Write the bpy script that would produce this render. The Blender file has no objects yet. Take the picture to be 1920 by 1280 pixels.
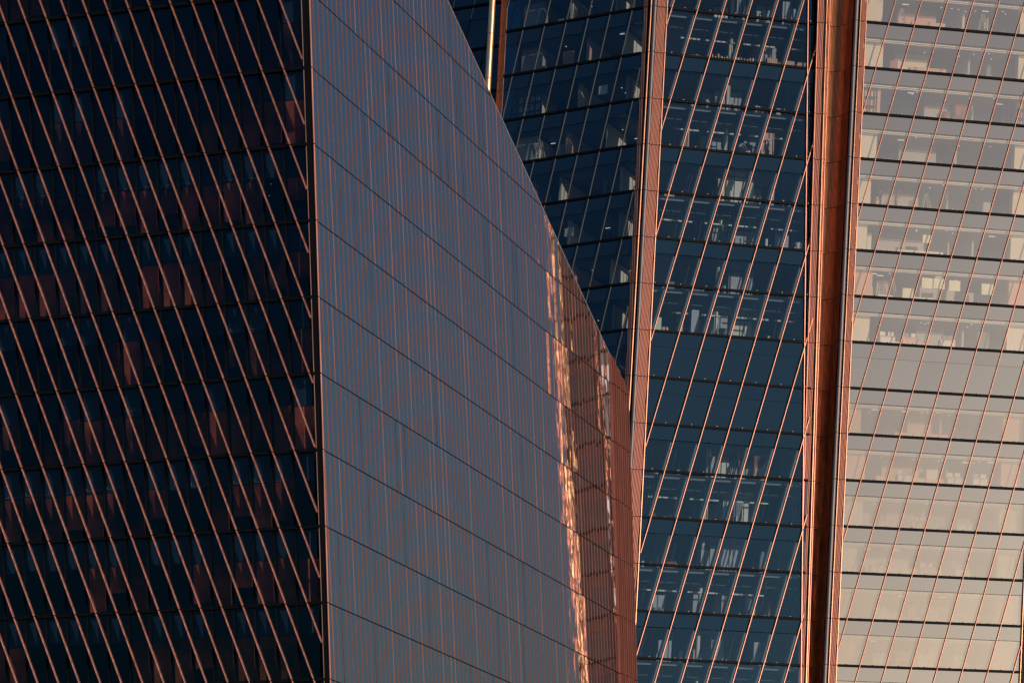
import bpy, bmesh, math, random
from mathutils import Vector, Matrix
random.seed(7)
S = bpy.context.scene
COL = S.collection
R = math.radians

# ------------------------------------------------------------------ camera, sky, sun, exposure
FPX, HZ, CXP = 6285.0, 2130.0, 960.0      # focal length / horizon row / centre column in photo pixels (1920 wide)
ZC = 14.0                                 # eye height above the street
cam = bpy.data.cameras.new("camera"); camo = bpy.data.objects.new("camera", cam); COL.objects.link(camo)
cam.sensor_width = 36.0; cam.lens = FPX / 1920 * 36.0
cam.shift_y = (HZ - 640) / 1920.0
cam.clip_start = 1.0; cam.clip_end = 6000
camo.location = (0, 0, ZC); camo.rotation_euler = (R(90), 0, 0)
S.camera = camo

SUN_AZ, SUN_EL = 46.0, 10.0               # degrees to the right of straight-behind-the-camera
wd = bpy.data.worlds.new("World"); S.world = wd; wd.use_nodes = True
nt = wd.node_tree; bg = nt.nodes["Background"]
sky = nt.nodes.new("ShaderNodeTexSky"); sky.sky_type = 'NISHITA'; sky.sun_disc = False
sky.sun_elevation = R(SUN_EL)
sky.sun_rotation = R(180 - SUN_AZ)        # clockwise from +Y
sky.air_density = 1.3; sky.dust_density = 3.0; sky.ozone_density = 4.0
nt.links.new(sky.outputs[0], bg.inputs[0]); bg.inputs[1].default_value = 0.082
sl = bpy.data.lights.new("sun", 'SUN'); slo = bpy.data.objects.new("sun", sl); COL.objects.link(slo)
sl.energy = 4.0; sl.angle = R(0.5); sl.color = (1.0, 0.73, 0.54)
sdir = Vector((math.sin(R(SUN_AZ)) * math.cos(R(SUN_EL)), -math.cos(R(SUN_AZ)) * math.cos(R(SUN_EL)), math.sin(R(SUN_EL))))
slo.rotation_euler = sdir.to_track_quat('Z', 'Y').to_euler()
slo.location = (60, -40, 160)
S.view_settings.view_transform = 'Standard'; S.view_settings.look = 'None'
S.view_settings.exposure = 0.0; S.view_settings.gamma = 1.0
S.render.engine = 'CYCLES'
S.cycles.max_bounces = 10; S.cycles.transparent_max_bounces = 16; S.cycles.glossy_bounces = 6

# ------------------------------------------------------------------ materials
def mat(name):
    m = bpy.data.materials.new(name); m.use_nodes = True
    return m, m.node_tree, m.node_tree.nodes["Principled BSDF"]

def plain(name, col, rough=0.6, metal=0.0, var=0.15, scale=3.0, bump=0.0, spec=0.4, world=False):
    m, t, p = mat(name)
    p.inputs["Roughness"].default_value = rough; p.inputs["Metallic"].default_value = metal
    p.inputs["Specular IOR Level"].default_value = spec
    n = t.nodes.new("ShaderNodeTexNoise"); n.inputs["Scale"].default_value = scale; n.inputs["Detail"].default_value = 5
    tc = t.nodes.new("ShaderNodeTexCoord"); t.links.new(tc.outputs["Object"], n.inputs["Vector"])
    if world:
        ge = t.nodes.new("ShaderNodeNewGeometry"); t.links.new(ge.outputs["Position"], n.inputs["Vector"])
    r = t.nodes.new("ShaderNodeMapRange"); r.inputs[3].default_value = 1 - var; r.inputs[4].default_value = 1 + var
    if world: r.inputs[1].default_value = 0.36; r.inputs[2].default_value = 0.66
    t.links.new(n.outputs[0], r.inputs[0])
    h = t.nodes.new("ShaderNodeMix"); h.data_type = 'RGBA'; h.blend_type = 'MULTIPLY'
    h.inputs[0].default_value = 1.0; h.inputs[6].default_value = (*col, 1)
    t.links.new(r.outputs[0], h.inputs[7]); t.links.new(h.outputs[2], p.inputs["Base Color"])
    if bump:
        b = t.nodes.new("ShaderNodeBump"); b.inputs["Strength"].default_value = bump; b.inputs["Distance"].default_value = 0.05
        t.links.new(n.outputs[0], b.inputs["Height"]); t.links.new(b.outputs[0], p.inputs["Normal"])
    return m

def copper(name, col, rough, metal=0.85, streak=0.35, vs=0.12):
    """brushed copper sheet: vertical streaks of tone and sheen"""
    m, t, p = mat(name)
    p.inputs["Metallic"].default_value = metal
    tc = t.nodes.new("ShaderNodeTexCoord"); mp = t.nodes.new("ShaderNodeMapping")
    mp.inputs["Scale"].default_value = (5.0, 5.0, vs)
    n = t.nodes.new("ShaderNodeTexNoise"); n.inputs["Scale"].default_value = 2.0; n.inputs["Detail"].default_value = 6
    t.links.new(tc.outputs["Object"], mp.inputs[0]); t.links.new(mp.outputs[0], n.inputs["Vector"])
    r = t.nodes.new("ShaderNodeMapRange"); r.inputs[1].default_value = 0.3; r.inputs[2].default_value = 0.7
    r.inputs[3].default_value = 1 - streak; r.inputs[4].default_value = 1 + streak * 0.6
    t.links.new(n.outputs[0], r.inputs[0])
    h = t.nodes.new("ShaderNodeMix"); h.data_type = 'RGBA'; h.blend_type = 'MULTIPLY'; h.inputs[0].default_value = 1
    h.inputs[6].default_value = (*col, 1); t.links.new(r.outputs[0], h.inputs[7]); t.links.new(h.outputs[2], p.inputs["Base Color"])
    r2 = t.nodes.new("ShaderNodeMapRange"); r2.inputs[3].default_value = rough * 0.8; r2.inputs[4].default_value = rough * 1.3
    t.links.new(n.outputs[0], r2.inputs[0]); t.links.new(r2.outputs[0], p.inputs["Roughness"])
    return m

def glass(name, tint, refl, back=None, rough=0.0, wave=0.0, wscale=0.25, fr=1.45, gcol=(1, 1, 1)):
    """coated facade glass: mirror layer (refl + Fresnel) over clear tinted glass, or over an opaque back coat"""
    m = bpy.data.materials.new(name); m.use_nodes = True; t = m.node_tree
    for n in list(t.nodes):
        if n.type == 'BSDF_PRINCIPLED': t.nodes.remove(n)
    out = t.nodes["Material Output"]
    g = t.nodes.new("ShaderNodeBsdfGlossy"); g.inputs["Roughness"].default_value = rough; g.inputs["Color"].default_value = (*gcol, 1)
    if back is None:
        b = t.nodes.new("ShaderNodeBsdfTransparent"); b.inputs["Color"].default_value = (*tint, 1)
    else:
        b = t.nodes.new("ShaderNodeBsdfDiffuse"); b.inputs["Color"].default_value = (*back, 1)
    f = t.nodes.new("ShaderNodeFresnel"); f.inputs["IOR"].default_value = fr
    ma = t.nodes.new("ShaderNodeMath"); ma.operation = 'MULTIPLY_ADD'; ma.use_clamp = True
    ma.inputs[1].default_value = 1 - refl; ma.inputs[2].default_value = refl
    t.links.new(f.outputs[0], ma.inputs[0])
    mx = t.nodes.new("ShaderNodeMixShader")
    t.links.new(ma.outputs[0], mx.inputs[0]); t.links.new(b.outputs[0], mx.inputs[1]); t.links.new(g.outputs[0], mx.inputs[2])
    t.links.new(mx.outputs[0], out.inputs[0])
    if wave:
        tc = t.nodes.new("ShaderNodeTexCoord"); n = t.nodes.new("ShaderNodeTexNoise")
        n.inputs["Scale"].default_value = wscale; n.inputs["Detail"].default_value = 2
        t.links.new(tc.outputs["Object"], n.inputs["Vector"])
        bm = t.nodes.new("ShaderNodeBump"); bm.inputs["Strength"].default_value = 1.0; bm.inputs["Distance"].default_value = wave
        t.links.new(n.outputs[0], bm.inputs["Height"]); t.links.new(bm.outputs[0], g.inputs["Normal"])
    return m

def glow(name, col, s):
    m, t, p = mat(name)
    p.inputs["Emission Color"].default_value = (*col, 1); p.inputs["Emission Strength"].default_value = s
    p.inputs["Base Color"].default_value = (*col, 1)
    return m

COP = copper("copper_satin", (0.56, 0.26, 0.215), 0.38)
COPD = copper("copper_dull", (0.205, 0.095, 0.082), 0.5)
COPP = copper("copper_patina", (0.13, 0.07, 0.08), 0.45, metal=0.5)
COPB = copper("copper_bright", (0.60, 0.33, 0.23), 0.32, streak=0.15)
CHEEK = copper("red_cheek", (0.21, 0.075, 0.06), 0.5, metal=0.5, streak=0.4)
RIB = copper("rib_copper", (0.225, 0.098, 0.088), 0.5, metal=0.5, streak=0.1)
RIBH = copper("rib_copper_light", (0.34, 0.15, 0.12), 0.5, metal=0.5, streak=0.1)
GOLD = copper("gilded_tube", (0.86, 0.60, 0.38), 0.33, streak=0.12)
COPF = copper("copper_peach_fin", (0.50, 0.25, 0.185), 0.42, streak=0.3, metal=0.75)
COPR = copper("copper_red_sheet", (0.66, 0.235, 0.10), 0.30, streak=0.5, vs=0.06)
GREYTUBE = copper("shaded_grey_tube", (0.15, 0.15, 0.18), 0.5, metal=0.6, streak=0.15)  # grey-blue of a tube in shade, set as its base colour
PURP = copper("unlit_purple_copper", (0.22, 0.15, 0.16), 0.5, metal=0.5)  # purple-grey of copper out of the sun, put into the colour
DUSK = plain("dusky_panel", (0.032, 0.030, 0.038), 0.7, var=.5, scale=.6, spec=.15)
DUSK2 = plain("dull_red_panel", (0.050, 0.030, 0.033), 0.7, var=.4, scale=.6, spec=.15)
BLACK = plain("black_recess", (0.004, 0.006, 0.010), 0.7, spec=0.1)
LEDGE = plain("dark_ledge", (0.003, 0.005, 0.009), 0.7, spec=0.1)
ALU = plain("grey_aluminium", (0.24, 0.24, 0.25), 0.6, spec=0.2)
FINU = plain("unlit_blue_grey_fin", (0.045, 0.055, 0.072), 0.6, spec=0.2)  # dim grey-blue of unlit fins painted as base colour
G_A1 = glass("smoked_glass", (0.44, 0.46, 0.50), 0.05, wave=0.01, fr=1.45, gcol=(0.10, 0.36, 0.62))
G_A2 = glass("mirror_panel_glass", None, 0.80, back=(0.012, 0.016, 0.022), rough=0.02, wave=0.004, wscale=0.5, gcol=(0.93, 0.82, 0.85))
G_B1 = glass("blue_glass", (0.64, 0.72, 0.80), 0.13, wave=0.01, fr=1.45, gcol=(0.30, 0.58, 0.82))
G_B2 = glass("blue_glass_front", (0.56, 0.66, 0.76), 0.022, wave=0.01, fr=1.45, gcol=(0.17, 0.42, 0.85))
G_B3 = glass("pale_coated_glass", (0.80, 0.79, 0.75), 0.23, wave=0.01, gcol=(0.94, 0.91, 1.0))
SP_B = glass("blue_spandrel", None, 0.0, back=(0.008, 0.023, 0.050), rough=0.05, fr=1.35, gcol=(.22,.5,.9))
SP_B1 = glass("blue_spandrel_side", None, 0.13, back=(0.006, 0.016, 0.030), rough=0.05, fr=1.35, gcol=(.28,.56,.85))
SP_3 = glass("pale_spandrel", None, 0.25, back=(0.03, 0.03, 0.03), rough=0.03, gcol=(0.94, 0.91, 1.0))
CEIL = plain("ceiling_grey", (0.16, 0.17, 0.19), 0.8)
CONC = plain("concrete_slab", (0.22, 0.22, 0.22), 0.85)
CORE = plain("core_wall_grey", (0.20, 0.21, 0.22), 0.85, var=0.35, scale=0.4)
CORE3 = plain("pale_core_wall", (0.46, 0.44, 0.40), 0.85, var=0.4, scale=0.5)
CREAM = plain("cream_wall", (0.72, 0.68, 0.55), 0.8, var=0.06)
SALM = plain("salmon_wall", (0.66, 0.42, 0.30), 0.8, var=0.06)
GREYW = plain("grey_wall", (0.42, 0.42, 0.42), 0.8, var=0.1)
NAVY = plain("navy_bulkhead", (0.028, 0.08, 0.16), 0.8, var=0.4, scale=0.5)
BRICKR = plain("red_brick_reflection", (0.44, 0.115, 0.07), 0.8, var=0.95, scale=0.35, world=True)  # patchy reflection of a brick building, painted as panel colour
BRICKS = plain("umber_reflection_and_added_cabinet", (0.30, 0.11, 0.05), 0.8, var=0.95, scale=0.35, world=True)  # umber part of the painted brick reflection, also a colour of the added cabinet boxes
BRICKD = plain("brown_black_reflection", (0.11, 0.05, 0.045), 0.8, var=0.9, scale=0.35, world=True)
NAVYD = plain("navy_reflected_line", (0.010, 0.018, 0.030), 0.6, spec=.2)  # dark tone of the reflected and shadow lines behind the front glass
DARKI = plain("dark_interior", (0.012, 0.016, 0.022), 0.9)
WHITE = plain("white_trim", (0.70, 0.69, 0.64), 0.6, var=0.05)
GROUND = plain("asphalt", (0.05, 0.05, 0.052), 0.9, scale=0.3)
LAMP = glow("cool_lamp", (1.0, 0.95, 0.85), 0.7)

def veil(name, col, cover):
    m = bpy.data.materials.new(name); m.use_nodes = True; t = m.node_tree; p = t.nodes["Principled BSDF"]
    p.inputs["Base Color"].default_value = (*col, 1); p.inputs["Roughness"].default_value = .9
    tr = t.nodes.new("ShaderNodeBsdfTransparent"); mx = t.nodes.new("ShaderNodeMixShader"); mx.inputs[0].default_value = cover
    t.links.new(tr.outputs[0], mx.inputs[1]); t.links.new(p.outputs[0], mx.inputs[2]); t.links.new(mx.outputs[0], t.nodes["Material Output"].inputs[0])
    return m
HAZE = veil("haze_veil_dense", (.40, .345, .265), .62)  # bright haze over the lower pale panes, painted as a cream veil
HAZE1 = veil("haze_veil_mid", (.38, .33, .26), .50)
HAZE2 = veil("haze_veil_thin", (.36, .32, .26), .28)

# ------------------------------------------------------------------ helpers
class MB:
    def __init__(s): s.v = []; s.f = []; s.m = []
    def add(s, vs, fs, mi=0):
        o = len(s.v); s.v += [Vector(q) for q in vs]
        s.f += [tuple(o + i for i in q) for q in fs]; s.m += [mi] * len(fs)
    def poly(s, vs, mi=0): s.add(vs, [tuple(range(len(vs)))], mi)
    def prism(s, front, back, mi=0):
        n = len(front)
        s.add(list(front) + list(back), [tuple(range(n)), tuple(range(2 * n - 1, n - 1, -1))] +
              [(i, i + n, (i + 1) % n + n, (i + 1) % n) for i in range(n)], mi)
    def box(s, c, ax, ay, az, mi=0):
        c, ax, ay, az = Vector(c), Vector(ax), Vector(ay), Vector(az)
        s.prism([c - ax - ay - az, c + ax - ay - az, c + ax - ay + az, c - ax - ay + az],
                [c - ax + ay - az, c + ax + ay - az, c + ax + ay + az, c - ax + ay + az], mi)
    def tube(s, a, b, r, n=10, mi=0, r2=None):
        a, b = Vector(a), Vector(b); d = (b - a).normalized()
        x = d.orthogonal().normalized(); y = d.cross(x); r2 = r if r2 is None else r2
        A = [a + (x * math.cos(2 * math.pi * i / n) + y * math.sin(2 * math.pi * i / n)) * r for i in range(n)]
        B = [b + (x * math.cos(2 * math.pi * i / n) + y * math.sin(2 * math.pi * i / n)) * r2 for i in range(n)]
        s.prism(A, B, mi)
    def build(s, name, mats, parent=None, smooth=False):
        if not s.f: return None
        me = bpy.data.meshes.new(name)
        c = sum(s.v, Vector()) / len(s.v)
        me.from_pydata([q - c for q in s.v], [], s.f)
        for x in (mats if isinstance(mats, (list, tuple)) else [mats]): me.materials.append(x)
        me.polygons.foreach_set("material_index", s.m)
        if smooth: me.polygons.foreach_set("use_smooth", [True] * len(s.f))
        me.update()
        bm = bmesh.new(); bm.from_mesh(me); bmesh.ops.recalc_face_normals(bm, faces=bm.faces)
        if smooth:
            for e in bm.edges:
                if len(e.link_faces) == 2 and e.calc_face_angle(0) > R(50): e.smooth = False
        bm.to_mesh(me); bm.free()
        o = bpy.data.objects.new(name, me); COL.objects.link(o); o.location = c
        if parent is not None:
            o.parent = parent; o.location = c - root_loc(parent)
        return o

def root_loc(o):
    l = Vector(o.location)
    while o.parent: o = o.parent; l += Vector(o.location)
    return l

def tag(o, label, cat, group=None):
    o["label"] = label; o["category"] = cat
    if group: o["group"] = group
    return o
def thing(name, loc, label, cat, group=None):
    o = bpy.data.objects.new(name, None); COL.objects.link(o); o.location = loc
    o.empty_display_size = 1.0
    return tag(o, label, cat, group)

def clip(poly, a, b, c):
    """keep a*u + b*z <= c"""
    out = []
    for i in range(len(poly)):
        p, q = poly[i], poly[(i + 1) % len(poly)]
        dp, dq = a * p[0] + b * p[1] - c, a * q[0] + b * q[1] - c
        if dp <= 0: out.append(p)
        if (dp < 0 < dq) or (dq < 0 < dp):
            t = dp / (dp - dq); out.append((p[0] + (q[0] - p[0]) * t, p[1] + (q[1] - p[1]) * t))
    return out
def area(p): return abs(sum(p[i][0] * p[(i + 1) % len(p)][1] - p[(i + 1) % len(p)][0] * p[i][1] for i in range(len(p)))) / 2

class Face:
    """a leaning facade plane: u runs level along it, z is height above the eye, d is distance out of it"""
    def __init__(s, P, u, w, zref):
        s.P = Vector((P[0], P[1], 0)); s.u = Vector((u[0], u[1], 0)).normalized(); s.w = Vector((w[0], w[1], 1)); s.zr = zref
        n = s.u.cross(s.w).normalized()
        if n.y > 0: n = -n
        s.n = n
    def pt(s, u, z, d=0.0):
        return s.P + s.u * u + s.w * (z - s.zr) + Vector((0, 0, s.zr + ZC)) + s.n * d
    def at(s, x, y, d=0.0):
        """where the line of sight through a photo pixel meets the plane"""
        dr = Vector(((x - CXP) / FPX, 1.0, (HZ - y) / FPX))
        o = s.pt(0, s.zr, d) - Vector((0, 0, ZC))
        k = o.dot(s.n) / dr.dot(s.n); q = dr * k; z = q.z - s.n.z * d
        r = q - (s.P + s.w * (z - s.zr) + Vector((0, 0, s.zr)) + s.n * d)
        return r.dot(s.u), z
    def strip(s, mb, p0, p1, wd, d0, d1, mi=0, ends=None, rnd=True):
        """a fin: bar of width wd from p0 to p1 (u, z), standing from d0 out to d1, its nose chamfered"""
        dirv = (s.pt(*p1) - s.pt(*p0)).normalized(); a = dirv.cross(s.n).normalized() * (wd / 2)
        k = (d1 - d0)
        if rnd:
            prof = [(-1, d0), (-1, d0 + k * .6), (-.75, d0 + k * .85), (-.3, d1), (.3, d1), (.75, d0 + k * .85), (1, d0 + k * .6), (1, d0)]
        else: prof = [(-1, d0), (-1, d1), (1, d1), (1, d0)]
        A = [s.pt(*p0, d=q[1]) + a * q[0] for q in prof]; B = [s.pt(*p1, d=q[1]) + a * q[0] for q in prof]
        mb.prism(A, B, mi)

def line(pb, pt_):
    """edge u(z) through two (u, z) points"""
    k = (pt_[0] - pb[0]) / (pt_[1] - pb[1])
    return lambda z: pb[0] + k * (z - pb[1])

# ------------------------------------------------------------------ ground
mb = MB(); mb.poly([(-2500, -2500, 0), (2500, -2500, 0), (2500, 2500, 0), (-2500, 2500, 0)])
g = mb.build("ground", GROUND); g["kind"] = "structure"

# ================================================================== NEAR TOWER (left half of the picture)
TA = thing("copper_finned_tower", (-10, 182, 0), "near dark tower with slanting copper fins and a sloping grey ribbed side wall", "tower")
hA = 4.1
XA = (619 - CXP) / FPX * 180.0
zA0 = (HZ - 1280) / FPX * 180
wxA = -((619 - 580) / FPX * 180) / (1280 / FPX * 180)
A1 = Face((XA, 180), (-0.955, 0.295), (wxA, 0), zA0)
A2 = Face((XA, 180), (0.295, 0.9556), (wxA, 0), zA0)
zAj = lambda j: (HZ - 127) / FPX * 180 + hA * j
JA = range(-11, 4)
ZLO, ZHI = zAj(-11), zAj(3)

# --- left front: smoked panes behind slanting fins
ubar = line(A1.at(608, 1280), A1.at(565, 0))
UL = 23.0
BAY = 1.235
nb = int(UL / BAY)
fin_a, fin_b = A1.at(35 / 3, 130 / 3), A1.at(185 / 3, 535 / 3)
kf = (fin_b[0] - fin_a[0]) / (fin_b[1] - fin_a[1])       # du/dz of the fins
rng = random.Random(3)
# backing: slabs, dark rear wall
for j in JA:
    z = zAj(j)
    mb = MB(); q = [A1.pt(0.5, z - .45, -.35), A1.pt(UL, z - .45, -.35), A1.pt(UL, z - .45, -9), A1.pt(3.5, z - .45, -9)]
    mb.prism(q, [p + Vector((0, 0, .4)) for p in q]); mb.build("floor_slab", DARKI, TA)
mb = MB(); mb.poly([A1.pt(0, ZLO, -8), A1.pt(UL, ZLO, -8), A1.pt(UL, ZHI, -8), A1.pt(0, ZHI, -8)]); mb.build("rear_wall", DARKI, TA)
run = 0
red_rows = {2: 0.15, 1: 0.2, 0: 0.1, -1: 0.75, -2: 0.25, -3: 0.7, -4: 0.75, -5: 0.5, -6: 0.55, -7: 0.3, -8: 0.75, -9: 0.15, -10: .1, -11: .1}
for j in list(JA)[:-1]:
    z0, z1 = zAj(j), zAj(j + 1)
    # ledge
    mb = MB(); A1.strip(mb, (ubar(z1) - .05, z1), (UL, z1), .16, -.1, .16, rnd=False); mb.build("ledge", LEDGE, TA)
    # ceiling bulkhead behind the upper glass
    for i in range(nb):
        u0 = max(ubar(z0) + .03, i * BAY + .5); u1 = (i + 1) * BAY + .5
        if u1 - u0 < .2: continue
        mb = MB(); mb.poly([A1.pt(u0 + .03, z0 + .08, .0), A1.pt(u1 - .03, z0 + .08, 0), A1.pt(u1 - .03, z1 - .08, 0), A1.pt(u0 + .03, z1 - .08, 0)])
        pane = mb.build("window_pane", G_A1, TA)
        zs = z1 - hA * rng.uniform(.36, .40)
        mb = MB(); mb.prism([A1.pt(u0 + .1, zs, -.25), A1.pt(u1 - .1, zs, -.25), A1.pt(u1 - .1, z1 - .12, -.25), A1.pt(u0 + .1, z1 - .12, -.25)],
                            [A1.pt(u0 + .1, zs, -.3), A1.pt(u1 - .1, zs, -.3), A1.pt(u1 - .1, z1 - .12, -.3), A1.pt(u0 + .1, z1 - .12, -.3)])
        mb.build("bulkhead", NAVY, TA)
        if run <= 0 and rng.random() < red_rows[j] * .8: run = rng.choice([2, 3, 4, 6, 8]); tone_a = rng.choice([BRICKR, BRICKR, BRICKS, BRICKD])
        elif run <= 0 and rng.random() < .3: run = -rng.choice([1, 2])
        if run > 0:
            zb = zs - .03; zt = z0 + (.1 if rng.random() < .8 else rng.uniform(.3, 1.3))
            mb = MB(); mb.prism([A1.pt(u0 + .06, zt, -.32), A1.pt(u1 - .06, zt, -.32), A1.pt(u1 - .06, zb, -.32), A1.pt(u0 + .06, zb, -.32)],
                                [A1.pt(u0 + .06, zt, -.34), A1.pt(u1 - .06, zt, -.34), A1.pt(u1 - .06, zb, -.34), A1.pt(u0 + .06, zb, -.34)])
            mb.build("painted_reflection", tone_a, TA)  # coloured panel in place of the brick reflected in these panes
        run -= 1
for i in range(nb + 1):
    u = i * BAY + .5
    if u < ubar(ZHI) + .1: continue
    mb = MB(); A1.strip(mb, (u, ZLO), (u, ZHI), .09, -.18, .07, rnd=False); mb.build("mullion", LEDGE, TA)
# slanting copper fins, jointed at each ledge
def fins(face, u0, pitch, k, zref, zlevels, uR, uL, wd, d0, d1, mats, parent, count, name="fin", gap=.05, dull=None):
    """uR(z), uL(z): smaller and larger u limits"""
    made = 0
    for i in count:
        mb = MB()
        for a, b in zip(zlevels[:-1], zlevels[1:]):
            za, zb = a + gap / 2, b - gap / 2
            f = lambda z: u0 + i * pitch + k * (z - zref)
            # clip the segment to the face by sampling its two crossings
            pts = []
            lo, hi = za, zb
            n = 40; ins = [z for z in [lo + (hi - lo) * q / n for q in range(n + 1)] if uR(z) <= f(z) <= uL(z)]
            if len(ins) < 2: continue
            lo, hi = ins[0], ins[-1]
            mi = 0 if dull is None else dull(i)
            face.strip(mb, (f(lo), lo), (f(hi), hi), wd, d0, d1, mi)
        if mb.f: mb.build(name, mats, parent); made += 1
    return made
zl = [zAj(j) for j in JA]
pA = 40.4 / FPX * 183.5 / .955
fins(A1, fin_a[0], pA, kf, fin_a[1], zl, ubar, lambda z: UL, .10, .06, .26, [COP], TA, range(-26, 26))
# ceiling lamps and rail hooks seen through the smoked glass
mb = MB()
for (x, y) in [(420, 357), (443, 350), (452, 354), (462, 361), (471, 366), (483, 351), (495, 361), (505, 367), (508, 345), (447, 376), (456, 381), (462, 386), (492, 386), (466, 402), (496, 354), (425, 361)]:
    u, z = A1.at(x, y, -.6); c = A1.pt(u, z, -.6); mb.box(c, A1.u * .022, A1.n * .02, Vector((0, 0, .01)))
mb.build("downlight_cluster", glow("dim_lamp", (1, .95, .9), 0.4), TA)
mb = MB()
for (xa, ya, xb, yb, n) in [(5, 373, 510, 330, 17), (10, 933, 245, 912, 11), (330, 912, 560, 898, 9), (410, 622, 510, 612, 5), (235, 770, 340, 762, 6)]:
    for i in range(n):
        x = xa + (xb - xa) * i / n + rng.uniform(-6, 6); y = ya + (yb - ya) * (x - xa) / (xb - xa)
        u, z = A1.at(x, y, -.24); A1.strip(mb, (u, z), (u, z + rng.uniform(.08, .25)), .025, -.24, -.21, rnd=False)
    ua, za = A1.at(xa, ya + 1, -.24); ub_, zb = A1.at(xb, yb + 1, -.24); A1.strip(mb, (ua, za), (ub_, zb), .02, -.24, -.22, rnd=False)
mb.build("blind_rail", plain("pale_rail", (.5, .52, .52), .5), TA)

# --- corner: slim bar, black reveal, copper edge
def eline(face, xb, yb, xt, yt): return line(face.at(xb, yb), face.at(xt, yt))
mb = MB()
for a, b in zip(zl[:-1], zl[1:]):
    A1.strip(mb, (ubar(a + .02), a + .02), (ubar(b - .02), b - .02), .06, .0, .045, 0)
mb.build("corner_bar", [PURP], TA)
mb = MB(); mb.poly([A1.pt(ubar(ZLO) - .02, ZLO, .03), A1.pt(0.02, ZLO, .03), A1.pt(.02, ZHI, .03), A1.pt(ubar(ZHI) - .02, ZHI, .03)]); mb.build("corner_reveal", BLACK, TA)
mb = MB()
for a, b in zip(zl[:-1], zl[1:]):
    p, q = A1.pt(0, a + .03, 0), A1.pt(0, b - .03, 0)
    n1, n2 = A1.n, A2.n
    mb.tube(p + n1 * .02 + n2 * .02, q + n1 * .02 + n2 * .02, .055, 10)
mb.build("corner_edge", COP, TA)

# --- grey mirror-glass side wall with upright copper ribs, cut by the sloping roof
fa, fb = A2.at(593.7, 0), A2.at(599.3, 110)
kr = (fb[0] - fa[0]) / (fb[1] - fa[1])
kr *= 0.8
PIT = 0.762
r0, r1 = A2.at(840, 0), A2.at(1178, 738)                 # the roof line
kroof = (r1[1] - r0[1]) / (r1[0] - r0[0])
zroof = lambda u: r0[1] + kroof * (u - r0[0])
TEND = A2.at(1153, 1000)[0]; TEND2 = A2.at(1183, 1000)[0]
kend = line(A2.at(1183, 1270), A2.at(1183, 760))
zmid = zAj(-4)
ncol = int(TEND / PIT) + 4
panels = []
for j in JA:
    for i in range(-4, ncol):
        a0 = i * PIT
        sh = lambda z: kr * (z - zmid)
        z0, z1 = zAj(j) + .035, zAj(j + 1) - .035
        pl = [(a0 + .025 + sh(z0), z0), (a0 + PIT - .025 + sh(z0), z0), (a0 + PIT - .025 + sh(z1), z1), (a0 + .025 + sh(z1), z1)]
        pl = clip(pl, -1, 0, -.08); pl = clip(pl, 1, 0, kend(zmid) - .1)
        pl = clip(pl, -kroof, 1, r0[1] - kroof * r0[0] - .12)
        if len(pl) < 3 or area(pl) < .15: continue
        panels.append((i, j, pl))
vis = sorted([p for p in panels if -9 <= p[1] <= 1], key=lambda p: p[0])
single = set(id(p) for p in vis[:300])
rest = MB(); rp = random.Random(11)
for p in panels:
    i, j, pl = p
    tx, tz = rp.gauss(0, .0022), rp.gauss(0, .0010)     # every panel is set a hair out of true
    cu = sum(q[0] for q in pl) / len(pl); cz = sum(q[1] for q in pl) / len(pl)
    fr = [A2.pt(u, z, (u - cu) * tx + (z - cz) * tz) for u, z in pl]; bk = [A2.pt(u, z, -.05) for u, z in pl]
    if id(p) in single:
        mb = MB(); mb.prism(fr, bk); mb.build("panel", G_A2, TA)
    else: rest.prism(fr, bk)
o = rest.build("panel_field", G_A2, TA); o["kind"] = "stuff"
mb = MB()
zt = zAj(3)
bk = [(0.1, ZLO), (kend(zmid), ZLO), (kend(zmid), zt), (.1, zt)]
bk = clip(bk, -kroof, 1, r0[1] - kroof * r0[0] - .03)
mb.poly([A2.pt(u, z, -.07) for u, z in bk]); mb.build("panel_backing", BLACK, TA)
rr = random.Random(5)
for i in range(-4, ncol + 1):
    mb = MB(); tone = 1 if rr.random() < .85 else 0
    for j in JA:
        z0, z1 = zAj(j) + .03, zAj(j + 1) - .03
        f = lambda z: i * PIT + kr * (z - zmid)
        n = 30; ins = [z for z in [z0 + (z1 - z0) * q / n for q in range(n + 1)] if .1 < f(z) < kend(zmid) - .05 and z < zroof(f(z)) - .05]
        if len(ins) < 2: continue
        mi = tone if rr.random() < .8 else rr.choices([0, 1, 2], [.2, .4, .4])[0]
        A2.strip(mb, (f(ins[0]), ins[0]), (f(ins[-1]), ins[-1]), .028, -.02, .022, mi, rnd=False)
    mb.build("rib", [RIBH, RIB, COPP], TA)
# copper cheek that closes the far end
for j in JA:
    z0, z1 = zAj(j) + .03, zAj(j + 1) - .03
    mb = MB(); ne = 12
    for e in range(ne):
        ua, ub_ = TEND + (TEND2 - TEND) * e / ne, TEND + (TEND2 - TEND) * (e + .72) / ne
        pl = [(ua, z0), (ub_, z0), (ub_, z1), (ua, z1)]; pl = clip(pl, -kroof, 1, r0[1] - kroof * r0[0] - .05)
        if len(pl) > 2: mb.prism([A2.pt(u, z, .09 + .05 * (e % 3)) for u, z in pl], [A2.pt(u, z, -.05) for u, z in pl])
    mb.build("end_cheek", [CHEEK], TA)
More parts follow.
